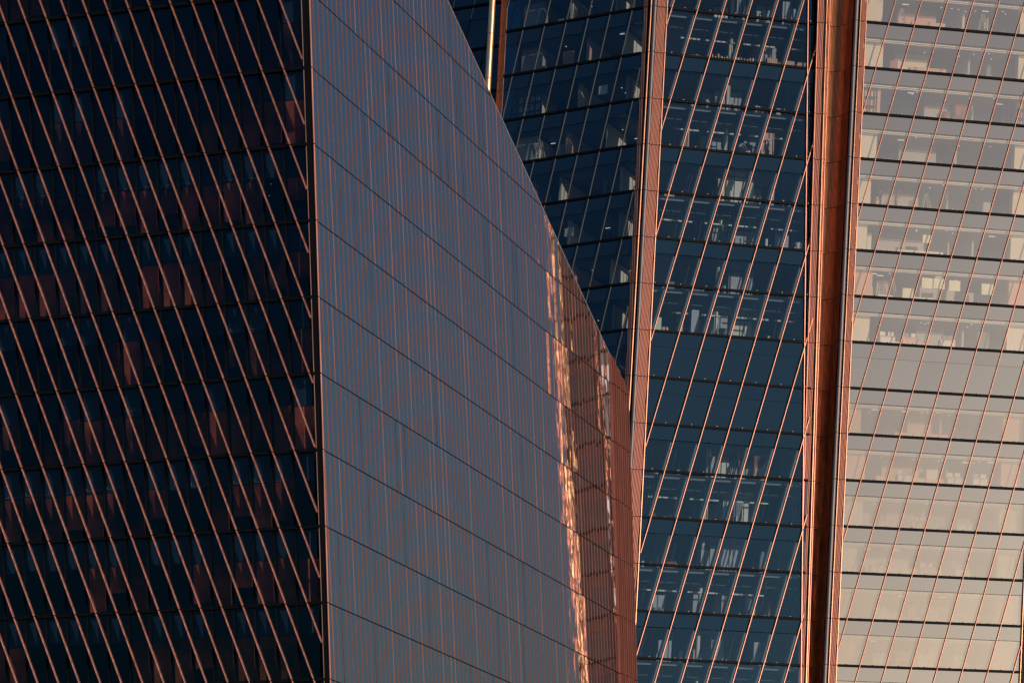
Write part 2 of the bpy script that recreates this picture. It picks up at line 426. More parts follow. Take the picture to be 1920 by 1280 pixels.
# roof, parapet trim, closing walls
mb = MB()
ra, rb = A2.pt(0, zroof(0), -.05), A2.pt(TEND2, zroof(TEND2), -.05)
back = A1.u * 40
mb.poly([ra, rb, rb + back, ra + back]); mb.build("sloping_roof", plain("roof_grey", (.12, .12, .13), .7), TA)
mb = MB(); A2.strip(mb, (0, zroof(0) - .07), (TEND2, zroof(TEND2) - .07), .08, -.08, .0, rnd=False); mb.build("parapet_trim", plain("parapet_grey", (.2, .2, .22), .5), TA)
mb = MB()
far = [A2.pt(TEND2, ZLO, -.06), A2.pt(TEND2, zroof(TEND2), -.06)]
mb.poly([far[0], far[0] + back, far[1] + back, far[1]])
b0 = A1.pt(40, ZLO, -.06); b1 = Vector((ra + back)); b2 = far[0] + back; b3 = far[1] + back
mb.poly([b0, b2, b3, b1]); mb.build("hidden_walls", DARKI, TA)
# upper front above the last row, lower front down to the street
mb = MB(); mb.poly([A1.pt(0, ZHI, -.05), A1.pt(40, ZHI, -.05), A1.pt(40, zroof(0), -.05), A1.pt(0, zroof(0), -.05)])
mb.poly([A1.pt(UL, ZLO, -.05), A1.pt(40, ZLO, -.05), A1.pt(40, ZHI, -.05), A1.pt(UL, ZHI, -.05)]); mb.build("plain_front", LEDGE, TA)
mb = MB(); mb.poly([A1.pt(0, ZLO, -.1), A1.pt(40, ZLO, -.1), A1.pt(40, -ZC, -.1), A1.pt(0, -ZC, -.1)])
mb.poly([A2.pt(0, ZLO, -.1), A2.pt(TEND2, ZLO, -.1), A2.pt(TEND2, -ZC, -.1), A2.pt(0, -ZC, -.1)]); mb.build("podium_wall", LEDGE, TA)

# ================================================================== FAR TOWER (right half of the picture)
TB = thing("blue_glass_tower", (20, 300, 0), "far tower of blue and pale glass with copper corner bands and slanting fins", "tower")
hB = 4.1; zB0 = (HZ - 1232.5) * 289.1 / FPX
zBk = lambda k: zB0 + hB * k
KB = range(-3, 19)
ZBL, ZBH = zBk(-3), zBk(18)
B2 = Face((10.58, 289.1), (0.954, 0.300), (.0507, .0732), zB0)
B3 = Face((28.48, 293.7), (0.968, 0.250), (.0505, .0575), zB0)
B1 = Face((10.44, 291.5), (-0.880, 0.474), (.0527, .083), zBk(9))
LB1 = B1.at(945.3, 144)[0]
RB3 = B3.at(1911, 1256)[0]
const = lambda c: (lambda z: c)
bandL = eline(B2, 1503.5, 1246, 1539.5, 47)              # left edge of the notch band, on the front face
barL = eline(B2, 1501, 1246, 1514, 20)

def slant(face, pa, pb): 
    a, b = face.at(*pa), face.at(*pb); return a, (b[0] - a[0]) / (b[1] - a[1])
# fin through two photo points on each face, and pitch in pixels -> metres
f2, k2 = slant(B2, (1150 + 765 / 4.267, 460 / 4.267), (1150 + 870 / 4.267, 110 / 4.267)); p2 = 48.9 / FPX * 291 / .954 * 1.0
f3, k3 = slant(B3, (1480 + 690 / 4.266, 545 / 4.266), (1480 + 850 / 4.266, 0)); p3 = 49.3 / FPX * 298 / .968
f1, k1 = slant(B1, (840 + 580 / 4.795, 690 / 4.795), (840 + 740 / 4.795, 0)); p1 = 40.6 / FPX * 295.5 / .88

def strips(face, f, k, pitch, lo, hi, z0, z1, count):
    """slanting bays between fins, cut to the face and to a height band; yields (bay index, polygon)"""
    for i in count:
        u = lambda z: f[0] + i * pitch + k * (z - f[1])
        pl = [(u(z0), z0), (u(z0) + pitch, z0), (u(z1) + pitch, z1), (u(z1), z1)]
        kl = (lo(z1) - lo(z0)) / (z1 - z0); pl = clip(pl, -1, kl, -(lo(z0) - kl * z0))
        kh = (hi(z1) - hi(z0)) / (z1 - z0)
        if len(pl) > 2: pl = clip(pl, 1, -kh, hi(z0) - kh * z0)
        if len(pl) > 2 and area(pl) > .04: yield i, pl

SPH = 1.36; jit = random.Random(77)
mech2 = {6, 5}; mech3 = {6}
def facade(face, f, k, pitch, lo, hi, gl, sp, count, floors, spand, blank, finmat, fw, fd, ledge_d=.14):
    for kk in floors:
        z0, z1 = zBk(kk), zBk(kk + 1)
        bands = []
        if kk in blank: bands = [("spandrel_panel", sp, z0 + .10, z1 - SPH), ("spandrel_panel", sp, z1 - SPH + .02, z1 - .10)]
        elif spand(kk + 1): bands = [("window_pane", gl, z0 + .10, z1 - SPH), ("spandrel_panel", sp, z1 - SPH + .04, z1 - .10)]
        else: bands = [("window_pane", gl, z0 + .10, z1 - .10)]
        for nm, m_, a, b in bands:
            for i, pl in strips(face, f, k, pitch, lo, hi, a, b, count):
                mb = MB()
                if nm == "window_pane":
                    tu, tz_ = jit.gauss(0, .003), jit.gauss(0, .003); cu = sum(p_[0] for p_ in pl) / len(pl); cz = sum(p_[1] for p_ in pl) / len(pl)
                    mb.poly([face.pt(u, z, (u - cu) * tu + (z - cz) * tz_) for u, z in pl])
                else:
                    tu, tz_ = jit.gauss(0, .003), jit.gauss(0, .003); cu = sum(p_[0] for p_ in pl) / len(pl); cz = sum(p_[1] for p_ in pl) / len(pl)
                    mb.prism([face.pt(u, z, .01 + (u - cu) * tu + (z - cz) * tz_) for u, z in pl], [face.pt(u, z, -.06) for u, z in pl])
                mb.build(nm, m_, TB)
        mb = MB(); face.strip(mb, (lo(z1), z1), (hi(z1), z1), .20, -.1, ledge_d, rnd=False); mb.build("ledge", LEDGE, TB)
    fins(face, f[0], pitch, k, f[1], [zBk(q) for q in list(floors) + [floors[-1] + 1]], lo, hi, fw, .02, fd, [finmat], TB, count, gap=.03)

FL = list(range(-2, 17))
FL1 = list(range(4, 17))
facade(B2, f2, k2, p2, const(0), bandL, G_B2, SP_B, range(-12, 14), FL, lambda q: q % 2 == 1, mech2, COPF, .115, .22)
facade(B3, f3, k3, p3, const(0), const(RB3), G_B3, SP_3, range(-12, 14), FL, lambda q: True, mech3, COPF, .085, .17)
facade(B1, f1, k1, -p1, const(0), const(LB1), G_B1, SP_B1, range(-14, 14), FL1, lambda q: True, set(), FINU, .09, .12)

# inner grey mullions beside the fins, and white glazing studs on the ledges (front face)
for kk in FL:
    if kk in mech2: continue
    z0, z1 = zBk(kk) + .12, zBk(kk + 1) - (SPH + .05 if (kk + 1) % 2 else .25)
    for i in range(-12, 14):
        u = lambda z: f2[0] + i * p2 + k2 * (z - f2[1])
        if not (.25 < u(z0) < bandL(z0) - .1 and .1 < u(z1) < bandL(z1) - .3): continue
        mb = MB(); B2.strip(mb, (u(z0) - .05, z0), (u(z1) - .05, z1), .34, -.62, -.30, rnd=False); mb.build("inner_mullion", ALU, TB)
stud = None
for face, f, k, pitch, hi in ((B2, f2, k2, p2, bandL), (B3, f3, k3, p3, const(RB3))):
    for kk in FL:
        z = zBk(kk) + .15
        for i in range(-12, 14):
            u = f[0] + (i + .5) * pitch + k * (z - f[1])
            if .15 < u < hi(z) - .2:
                mb = MB(); mb.tube(face.pt(u, z, .0), face.pt(u, z, .16), .05, 8, r2=.03); mb.build("glazing_stud", WHITE, TB)
# slim upright bar near the notch
mb = MB()
for q in FL: B2.strip(mb, (barL(zBk(q)), zBk(q) + .02), (barL(zBk(q + 1)), zBk(q + 1) - .02), .12, .02, .2)
mb.build("upright_bar", COP, TB)

# --- corner trims
def pleats(face, ua, ub, n, d0, d1, floors, mats, skew=.35, name="pleated_panel"):
    """folded copper sheet: slanting pleats cut into one panel per storey"""
    for q in floors:
        z0, z1 = zBk(q) + .03, zBk(q + 1) - .03
        mb = MB()
        mb.prism([face.pt(ua(z0), z0, d0), face.pt(ub(z0), z0, d0), face.pt(ub(z1), z1, d0), face.pt(ua(z1), z1, d0)],
                 [face.pt(ua(z0), z0, d0 - .05), face.pt(ub(z0), z0, d0 - .05), face.pt(ub(z1), z1, d0 - .05), face.pt(ua(z1), z1, d0 - .05)], 1)
        w = (ub(z0) - ua(z0)); pw = w / n
        for e in range(-3, n + 3):
            s0 = (e - skew * 2) * pw; s1 = (e + skew * 2) * pw
            pl = [(ua(z0) + s0, z0), (ua(z0) + s0 + pw * .55, z0), (ua(z1) + s1 + pw * .55, z1), (ua(z1) + s1, z1)]
            kl = (ua(z1) - ua(z0)) / (z1 - z0); pl = clip(pl, -1, kl, -(ua(z0) - kl * z0))
            kh = (ub(z1) - ub(z0)) / (z1 - z0)
            if len(pl) > 2: pl = clip(pl, 1, -kh, ub(z0) - kh * z0)
            if len(pl) > 2 and area(pl) > .005:
                mb.prism([face.pt(u, z, d1) for u, z in pl], [face.pt(u, z, d0) for u, z in pl], 0)
        mb.build(name, mats, TB)
def post(face, uc, d, r, floors, m_, name="corner_tube", n=12, gap=.025):
    mb = MB()
    for q in floors:
        mb.tube(face.pt(uc(zBk(q)), zBk(q) + gap, d), face.pt(uc(zBk(q + 1)), zBk(q + 1) - gap, d), r, n)
    mb.build(name, m_, TB, smooth=True)
def sheet(face, ua, ub, d, m_, name, floors):
    z0, z1 = zBk(floors[0]), zBk(floors[-1] + 1)
    mb = MB(); mb.poly([face.pt(ua(z0), z0, d), face.pt(ub(z0), z0, d), face.pt(ub(z1), z1, d), face.pt(ua(z1), z1, d)]); mb.build(name, m_, TB)

# corner between the two blue faces (at B2's left edge)
E2 = lambda xb, xt: eline(B2, xb, 618, xt, 15)
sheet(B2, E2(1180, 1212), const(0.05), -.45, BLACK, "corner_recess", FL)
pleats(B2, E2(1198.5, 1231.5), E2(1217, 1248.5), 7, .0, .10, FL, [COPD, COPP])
post(B2, E2(1219, 1250), .12, .075, FL, COPB, "edge_tube")
post(B2, E2(1195, 1227), .14, .17, FL, GREYTUBE)
post(B2, E2(1187.3, 1220.3), .05, .075, FL, COPB, "edge_tube")
pleats(B1, const(-.40), const(-.04), 2, .0, .06, FL1, [PURP, COPP], skew=.2)

# notch between the front face and the pale face
N = Face((28.48, 293.7), (0.968, 0.250), (.0505, .0575), zB0)
E3 = lambda xb, xt: eline(N, xb, 1246, xt, 42)
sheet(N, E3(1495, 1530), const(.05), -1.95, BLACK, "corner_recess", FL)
post(N, E3(1567.7, 1623), .12, .06, FL, COPB, "edge_tube")
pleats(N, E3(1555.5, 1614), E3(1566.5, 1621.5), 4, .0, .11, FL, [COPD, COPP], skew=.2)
post(N, E3(1554, 1612), .10, .055, FL, COPB, "edge_tube")
post(N, E3(1546.7, 1604), .12, .19, FL, GREYTUBE)
# hollow copper cove, one curved sheet per storey
ca, cb = E3(1523, 1564.5), E3(1542, 1599)
for q in FL:
    z0, z1 = zBk(q) + .025, zBk(q + 1) - .025; mb = MB(); n = 12; rows = []
    for z in (z0, z1):
        rows.append([N.pt(ca(z) + (cb(z) - ca(z)) * math.sin(t), z, -1.75 + 1.75 * (1 - math.cos(t))) for t in [math.pi / 2 * i / n for i in range(n + 1)]])
    mb.add(rows[0] + rows[1], [(i, i + 1, i + n + 2, i + n + 1) for i in range(n)]); mb.build("cove_sheet", COPR, TB, smooth=True)
post(N, E3(1521.8, 1561.5), -.95, .075, FL, COP, "edge_tube")
post(N, E3(1519, 1556), -.95, .075, FL, COPB, "edge_tube")
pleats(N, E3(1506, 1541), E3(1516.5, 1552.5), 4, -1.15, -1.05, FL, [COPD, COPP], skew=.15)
post(N, E3(1504.3, 1539.7), -1.0, .06, FL, COP, "edge_tube")

# right-hand corner of the pale face (mostly seen mirrored in the near tower's wall)
R3 = lambda a: const(RB3 + a)
post(B3, R3(.06), .12, .07, FL, COPB, "edge_tube")
pleats(B3, R3(.15), R3(1.1), 6, .0, .11, FL, [DUSK2, COPP])
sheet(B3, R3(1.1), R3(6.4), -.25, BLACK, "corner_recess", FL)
for q in FL:
    z0, z1 = zBk(q), zBk(q + 1)
    for e in range(3):
        a, b = RB3 + 1.15 + e * 1.25, RB3 + 1.15 + e * 1.25 + 1.2
        for za, zb, m_ in ((z0 + .1, z1 - SPH, DUSK), (z1 - SPH + .03, z1 - .1, DUSK2)):
            mb = MB(); mb.prism([B3.pt(a, za), B3.pt(b, za), B3.pt(b, zb), B3.pt(a, zb)], [B3.pt(a, za, -.06), B3.pt(b, za, -.06), B3.pt(b, zb, -.06), B3.pt(a, zb, -.06)]); mb.build("spandrel_panel", m_, TB)
    mb = MB(); B3.strip(mb, (RB3 + 1.1, z1), (RB3 + 5, z1), .24, -.1, .16, rnd=False); mb.build("ledge", LEDGE, TB)
post(B3, R3(5.15), .05, .08, FL, GOLD, "edge_tube")
post(B3, R3(5.6), .12, .14, FL, GOLD)
post(B3, R3(6.1), .05, .12, FL, COP, "edge_tube")

# left-hand corner of the blue side face: gold tube and cove
E1 = lambda x0, x1: eline(B1, x1, 200, x0, 0)
W1 = const(LB1)
post(B1, const(LB1 + .04), .05, .05, FL1, COPD, "edge_tube")
ca1, cb1 = const(LB1 + .12), const(LB1 + .12 + 18 / FPX * 299 / .88)
for q in FL1:
    z0, z1 = zBk(q) + .025, zBk(q + 1) - .025; mb = MB(); n = 10; rows = []
    for z in (z0, z1):
        rows.append([B1.pt(cb1(z) + (ca1(z) - cb1(z)) * math.sin(t), z, -.7 + .7 * (1 - math.cos(t))) for t in [math.pi / 2 * i / n for i in range(n + 1)]])
    mb.add(rows[0] + rows[1], [(i, i + 1, i + n + 2, i + n + 1) for i in range(n)]); mb.build("cove_sheet", COPR, TB, smooth=True)
post(B1, const(LB1 + 29 / FPX * 299 / .88), .1, .29, FL1, GOLD)
# set-back dark bay beyond it
B0 = Face(tuple(B1.pt(LB1, zBk(13), -3.2).xy), (-.9, .436), (.0527, .083), zBk(13))
lo0, hi0 = const(-.5), const(14)
f0 = (0.4, zBk(13))
facade(B0, f0, k1, -p1, lo0, hi0, G_B1, SP_B1, range(-14, 14), list(range(9, 17)), lambda q: True, set(), FINU, .08, .10)
sheet(B0, const(-2.6), const(14.2), -1.6, DARKI, "rear_wall", list(range(9, 17)))

# --- inside the far tower: slabs, ceilings, core walls, columns
def foot(z, ins):
    p = [B1.pt(LB1 - .3, z, -ins), B1.pt(.15 + ins * .2, z, -ins), B2.pt(ins * .4 - .3, z, -ins), B2.pt(bandL(z) - .1, z, -ins), B2.pt(bandL(z) - .3, z, -2.8), B3.pt(.35, z, -2.6), B3.pt(.35, z, -ins), B3.pt(RB3 + .2, z, -ins)]
    return p
for q in range(-2, 18):
    z = zBk(q)
    p = foot(z, .8); bk = [p[-1] + Vector((6, 24, 0)), p[0] + Vector((6, 24, 0))]
    mb = MB(); top = [v + Vector((0, 0, -.02)) for v in p + bk]; mb.prism(top, [v + Vector((0, 0, -.36)) for v in top]); mb.build("floor_slab", CONC, TB)
    zc = z - 1.30
    p = [v for v in foot(zc, .85)]; top = p + [p[-1] + Vector((6, 22, 0)), p[0] + Vector((6, 22, 0))]
    mb = MB(); mb.prism(top, [v + Vector((0, 0, .06)) for v in top]); mb.build("ceiling", CEIL, TB)
def core(face, ua, ub, d, m_, name="core_wall", floors=FL):
    z0, z1 = zBk(floors[0]), zBk(floors[-1] + 1)
    mb = MB(); mb.prism([face.pt(ua, z0, d), face.pt(ub, z0, d), face.pt(ub, z1, d), face.pt(ua, z1, d)],
                        [face.pt(ua, z0, d - .2), face.pt(ub, z0, d - .2), face.pt(ub, z1, d - .2), face.pt(ua, z1, d - .2)]); return mb.build(name, m_, TB)
core(B3, -2, 19, -6.5, CORE3)
core(B2, -1, 18, -9.0, CORE)
core(B1, -1, 15, -9.5, CORE)
ri = random.Random(21)
# columns and cross walls near the glass
for q in FL:
    z0, z1 = zBk(q) + .0, zBk(q + 1) - 1.31
    def wallbox(face, ua, ub, da, db, m_, name):
        mb = MB(); mb.prism([face.pt(ua, z0, da), face.pt(ub, z0, da), face.pt(ub, z1, da), face.pt(ua, z1, da)],
                            [face.pt(ua, z0, db), face.pt(ub, z0, db), face.pt(ub, z1, db), face.pt(ua, z1, db)]); mb.build(name, m_, TB)
    if q not in mech3:
        m_ = ri.choice([CREAM, CREAM, CREAM, SALM]) if q > 3 else ri.choice([SALM, CREAM])
        wallbox(B3, .12, ri.uniform(1.2, 2.2), -.8, -1.6, m_, "column")
        wallbox(B3, RB3 - 2.2, RB3 - .3, -.8, -1.5, m_, "column")
        ua = ri.uniform(3, 8); wallbox(B3, ua, ua + ri.uniform(2, 4.5), -3, -3.2, ri.choice([CREAM, GREYW, SALM]), "partition")
        ua = ri.uniform(8, 12); wallbox(B3, ua, ua + .2, -2.2, -6, ri.choice([CREAM, GREYW]), "partition")
        ua = ri.uniform(2.5, 5); zz = z1; z1 = z0 + ri.uniform(.5, 1.0); wallbox(B3, ua, ua + ri.uniform(3, 7), -1.3, -1.8, ri.choice([CREAM, CREAM, SALM, GREYW]), "low_cabinet"); z1 = zz
        for _ in range(ri.randint(5, 9)):
            ua = ri.uniform(1.5, RB3 - 2.6); zz = z1; z1 = z0 + ri.choice([.3, .5, .7, .9, 1.2, 1.7, 2.2]) * ri.uniform(.8, 1.15); d_ = -ri.uniform(1.9, 2.8)
            wallbox(B3, ua, ua + ri.choice([.08, .12, .25, .4, .7, 1.1]), d_, d_ - .3, ri.choice([GREYW, CREAM, CORE, SALM, DARKI, BRICKS]), "added_cabinet_box"); z1 = zz  # random cabinet boxes added as room clutter
        mb = MB()
        for _ in range(ri.randint(4, 10)):
            mb.box(B3.pt(ri.uniform(1.6, RB3 - 2.6), z1 - .03, -ri.uniform(1.2, 2.6)), B3.u * ri.choice([.04, .05, .3]), B3.n * .05, Vector((0, 0, .02)))
        mb.build("ceiling_lamp", LAMP, TB)
        if q <= 5:
            mb = MB(); mb.poly([B3.pt(.1, z0 + .1, -.22), B3.pt(RB3 - .1, z0 + .1, -.22), B3.pt(RB3 - .1, z1, -.22), B3.pt(.1, z1, -.22)]); mb.build("haze_veil", HAZE if q < 2 else HAZE1 if q < 4 else HAZE2, TB)  # added veil giving the lower storeys their hazy brightness
        mb = MB(); B3.strip(mb, (.1, z1 - .12), (RB3 - .1, z1 - .12), .09, -.5, -.25, rnd=False); B3.strip(mb, (.1, z1 - .27), (RB3 - .1, z1 - .27), .06, -.45, -.25, rnd=False)
        mb.build("ceiling_cove", WHITE, TB)
    if q not in mech2:
        uc = 6.6 + .03 * (q - 5)
        mb = MB(); mb.tube(B2.pt(uc, z0, -1.9), B2.pt(uc, z1, -1.9), .22, 10); mb.build("column", CREAM, TB, smooth=True)
        for _ in range(2):
            ua = ri.uniform(5, 10); wallbox(B2, ua, ua + ri.uniform(.8, 2.6), -2.2 - ri.random() * 3, -5.4, ri.choice([GREYW, CREAM, GREYW]), "partition")
        if (q + 1) % 2 == 0:
            ua = ri.uniform(.6, 2.5)
            while ua < bandL(z0) - 2.5:
                ub = ua + ri.uniform(1.6, 3.4); mb = MB(); B2.strip(mb, (ua, z1 - .55), (min(ub, bandL(z0) - 1), z1 - .55), .13, -1.7, -1.55, rnd=False); mb.build("soffit_beam", CREAM, TB); ua = ub + ri.uniform(.3, 1.5)
        # dark slanted bars added to draw shadow and reflected lines; added cabinet boxes of all sizes
        if q <= 10:
            ua = ri.uniform(-.5, .8)
            while ua < bandL(z0) - 1.6:
                mb = MB()
                for o_ in (0, ri.uniform(.28, .4)): B2.strip(mb, (max(.3, ua + o_), z0), (max(.5, ua + o_ + .62), z1 + (.9 if q % 2 else 0)), .09, -2.0, -1.9, rnd=False)
                mb.build("reflected_line_bar", NAVYD, TB); ua += ri.uniform(2.2, 3.4)
        for _ in range(ri.randint(4, 7)):
            ua = ri.uniform(.4, bandL(z0) - 1.6); zz = z1; z1 = z0 + ri.choice([.4, .7, .9, 1.2, 1.9, 2.3]) * ri.uniform(.8, 1.1); d_ = -ri.uniform(1.0, 1.6)
            wallbox(B2, ua, ua + ri.choice([.12, .25, .4, .8, 1.2]), d_, d_ - .3, ri.choice([GREYW, CREAM, GREYW, CORE, SALM, BRICKS]), "added_cabinet_box"); z1 = zz
        # curtain of upright inner posts
        if q % 2 == 0 or True:
            mb = MB(); u = .5
            while u < bandL(z0) - .6:
                B2.strip(mb, (u, z0), (u, z1 + .5), .05, -.8, -.7, rnd=False); u += 1.15
            if (q + 1) % 2 == 0: B2.strip(mb, (.3, z1 + .1), (bandL(z0) - .4, z1 + .1), .05, -.8, -.7, rnd=False)
            mb.build("inner_frame", BLACK, TB)
    if q in FL1:
        wallbox(B1, 10.6, 12.6, -1.2, -4.6, ri.choice([CREAM, GREYW]), "partition")
        for _ in range(ri.randint(3, 5)):
            ua = ri.uniform(.5, LB1 - 1.5); zz = z1; z1 = z0 + ri.choice([.4, .7, .9, 1.4, 2.0]); d_ = -ri.uniform(1.0, 2.2)
            wallbox(B1, ua, ua + ri.choice([.12, .25, .5, 1.0]), d_, d_ - .3, ri.choice([GREYW, CREAM, CORE, SALM]), "added_cabinet_box"); z1 = zz
        ua = ri.uniform(1.5, 3.5); wallbox(B1, ua, ua + .2, -1.0, -4.5, CREAM, "partition")
        ua = ri.uniform(5, 8); wallbox(B1, ua, ua + .25, -1.2, -7, ri.choice([CREAM, SALM, CREAM]), "partition")
        mb = MB(); B1.strip(mb, (.2, z1 + .03), (LB1 - .2, z1 + .03), .05, -.5, -.4, rnd=False); mb.build("ceiling_cove", ALU, TB)
        mb = MB()
        for _ in range(4):
            u, d = ri.uniform(1, LB1 - 1), -ri.uniform(1.2, 5)
            mb.box(B1.pt(u, z1 - .02, d), B1.u * ri.choice([.04, .04, .04, .22]), B1.n * .05, Vector((0, 0, .02)))
        mb.build("ceiling_lamp", LAMP, TB)
# closing walls of the far tower
mb = MB()
z0, z1 = zBk(-3), zBk(18)
q0, q1 = B3.pt(RB3 + 6.5, z0, -.2), B3.pt(RB3 + 6.5, z1, -.2); v = Vector((6, 26, 0))
w0, w1 = B1.pt(LB1 + .5, z0, -8), B1.pt(LB1 + .5, z1, -8)
mb.poly([q0, q0 + v, q1 + v, q1]); mb.poly([q0 + v, w0 + v, w1 + v, q1 + v]); mb.build("hidden_walls", LEDGE, TB)
mb = MB(); pts = [B1.pt(LB1, z0, 0), B1.pt(-.4, z0, 0), B2.pt(0, z0, 0), B2.pt(bandL(z0), z0, 0), B3.pt(0, z0, 0), B3.pt(RB3 + 6.5, z0, 0)]
for a, b in zip(pts[:-1], pts[1:]):
    mb.poly([a, b, Vector((b.x, b.y, 0)), Vector((a.x, a.y, 0))])
mb.build("podium_wall", LEDGE, TB)
mb = MB(); top = foot(z1, 0.1); mb.poly(top + [top[-1] + v, top[0] + v]); mb.build("roof", CONC, TB)

# ================================================================== things standing or hanging inside the far tower
def P(face, x, y, d): 
    u, z = face.at(x, y, d); return u, z, face.pt(u, z, d)
def on_floor(face, x, q, d):
    """point on storey q's floor, under photo column x, d metres behind the glass"""
    y = HZ - zBk(q) * FPX / 295.0
    for _ in range(4):
        u, z = face.at(x, y, d); y += (z - zBk(q)) * FPX / 297.0
    p = face.pt(u, zBk(q), d); p.z = zBk(q) + ZC - .018
    return u, p
UP = Vector((0, 0, 1))
def flat(v): v = Vector((v.x, v.y, 0)); return v.normalized()
rt = random.Random(33)
MON = plain("monitor_black", (.02, .02, .025), .3); DESK = plain("desk_white", (.68, .66, .6), .5, var=.05)
ORD = ["lowest", "second", "third", "fourth", "fifth", "sixth", "seventh", "eighth", "ninth", "tenth", "eleventh", "twelfth", "thirteenth", "fourteenth", "fifteenth"]
def desk(face, x, q, label, tone):
    d = -1.35
    u, p = on_floor(face, x, q, d); ex, ey = flat(face.u), flat(face.n)
    t = thing("desk", p, label, "desk", "desks behind the pale facade")
    mb = MB(); mb.box(p + UP * .98, ex * .72, ey * .36, UP * .02); mb.build("desk_top", DESK, t)
    for sx in (-1, 1):
        mb = MB(); mb.box(p + ex * .66 * sx + UP * .48, ex * .03, ey * .33, UP * .478); mb.build("leg", DESK, t)
    mb = MB(); mb.box(p + ey * .3 + UP * .62, ex * .62, ey * .015, UP * .3); mb.build("front_panel", tone, t)
    for sx in (-.32, .36):
        c = p + ex * (sx + rt.uniform(-.08, .08)) + UP * 1.27
        mb = MB(); mb.box(c, ex * .26, ey * .02, UP * .17); m_ = mb.build("monitor", rt.choice([DESK, DESK, MON]), t)
        mb = MB(); mb.box(c - UP * .2, ex * .03, ey * .02, UP * .07); mb.build("stand", MON, m_)
nth = ["leftmost", "second from left", "third from left"]
for q, xs in {7: (1662, 1705, 1775), 4: (1695, 1788, 1836), 3: (1660, 1722, 1806), 2: (1645, 1737, 1803), 1: (1652, 1742), 0: (1650, 1733, 1800)}.items():
    for i, x in enumerate(xs):
        desk(B3, x, q, f"white desk with monitors behind pale glass, {nth[i]}, {ORD[q]} full storey up", rt.choice([CREAM, SALM, DESK]))

SHEETM = plain("paper_sheet", (.80, .80, .62), .9, var=.04)
def paper(face, x0, y0, x1, y1, d, label, group):
    ua, za = face.at(x0, y1, d); ub, zb = face.at(x1, y0, d); mb = MB()
    n = 6; rows = []
    for z in (za, zb):
        rows.append([face.pt(ua + (ub - ua) * i / n, z, d + .03 * math.sin(math.pi * i / n + z)) for i in range(n + 1)])
    front = rows[0] + rows[1]; back_ = [p - face.n * .01 for p in front]
    fs = [(i, i + 1, i + n + 2, i + n + 1) for i in range(n)]
    mb.add(front, fs); mb.add(back_, fs)
    mb.add([front[0], front[n], front[2 * n + 1], front[n + 1], back_[0], back_[n], back_[2 * n + 1], back_[n + 1]], [(0, 1, 5, 4), (1, 2, 6, 5), (2, 3, 7, 6), (3, 0, 4, 7)])
    o = mb.build("paper_sheet", SHEETM); tag(o, label, "sheet", group)
gs = "paper sheets hung inside the windows"
paper(B3, 1730, 441, 1746, 455, -.35, "single pale paper sheet hung in the pale facade, one storey above the row of sheets", gs)
paper(B3, 1692, 541, 1713, 558, -.35, "leftmost and lowest of the pale paper sheets hung in a row in the pale facade", gs)
paper(B3, 1728, 522, 1749, 540, -.35, "left one of the two pale sheets that touch, in the row on the pale facade", gs)
paper(B3, 1750, 523, 1772, 541, -.35, "right one of the two pale sheets that touch, in the row on the pale facade", gs)
paper(B3, 1779, 527, 1801, 545, -.35, "pale sheet just right of the touching pair in the row on the pale facade", gs)
paper(B3, 1840, 533, 1863, 552, -.35, "rightmost pale sheet of the row, hung alone in the pale facade", gs)
paper(B1, 1122, 159, 1140, 178, -.35, "upper grey-white paper sheet hung in the dark blue side face", gs)
paper(B1, 1058, 426, 1076, 444, -.35, "lower grey-white paper sheet in the dark blue side face, near the copper roof line", gs)

def lattice(face, xa, xb, q, d, nx, nz, label):
    ua, p = on_floor(face, xa, q, d); ub, _ = on_floor(face, xb, q, d)
    t = thing("lattice_partition", p, label, "partition", "lattice partitions"); h = 2.55; z0 = zBk(q)
    for i in range(nx + 1):
        u = ua + (ub - ua) * i / nx; mb = MB(); face.strip(mb, (u, z0), (u, z0 + h), .13, d - .04, d + .04, rnd=False); mb.build("upright", NAVYL, t)
    for i in range(nz + 1):
        z = z0 + .06 + (h - .12) * i / nz; mb = MB(); face.strip(mb, (ua, z), (ub, z), .15, d - .03, d + .05, rnd=False); mb.build("rail", NAVYL, t)
NAVYL = plain("navy_frame", (.006, .010, .018), .6, spec=.15)
lattice(B3, 1618, 1642, 12, -.55, 2, 3, "short navy lattice partition against the left cream column of the pale facade")
lattice(B3, 1880, 1922, 12, -.55, 4, 3, "navy lattice partition at the right edge of the picture behind pale glass")
lattice(B3, 1672, 1706, 12, -2.0, 6, 2, "navy lattice partition set back in the room, right of the short one, behind pale glass")
lattice(B1, 960, 1012, 12, -.9, 5, 3, "dark lattice partition at the left end of the blue side face, above the grey ribbed wall")

LAD = plain("ladder_aluminium", (.55, .55, .52), .45, metal=.3)
def ladder(face, x, q, d, h, label):
    u, p = on_floor(face, x, q, d); ex, ey = flat(face.u), flat(face.n)
    t = thing("step_ladder", p, label, "ladder", "step ladders in the tower")
    for sgn, nm in ((1, "front_frame"), (-1, "rear_frame")):
        mb = MB()
        for sx in (-1, 1): mb.tube(p + ex * (.5 * sgn + .0) + ey * .3 * sx, p + UP * h + ex * .05 * sgn + ey * .16 * sx, .04, 6)
        o = mb.build(nm, LAD, t)
        for i in range(1, 7):
            k = i / 7.0; c = p + ex * sgn * (.5 - .45 * k) + UP * h * k; w = .3 - .14 * k
            if sgn == 1 or i % 2:
                mb = MB(); mb.box(c, ex * .04, ey * w, UP * .015); mb.build("rung", LAD, o)
ladder(B3, 1672, 8, -1.6, 2.3, "tall aluminium step ladder left of the row of paper sheets behind pale glass")
ladder(B3, 1690, 14, -1.6, 2.0, "step ladder on the topmost storey behind pale glass, by the left cream column")
ladder(B3, 1842, 14, -1.8, 2.3, "step ladder on the topmost storey behind pale glass, towards the right")
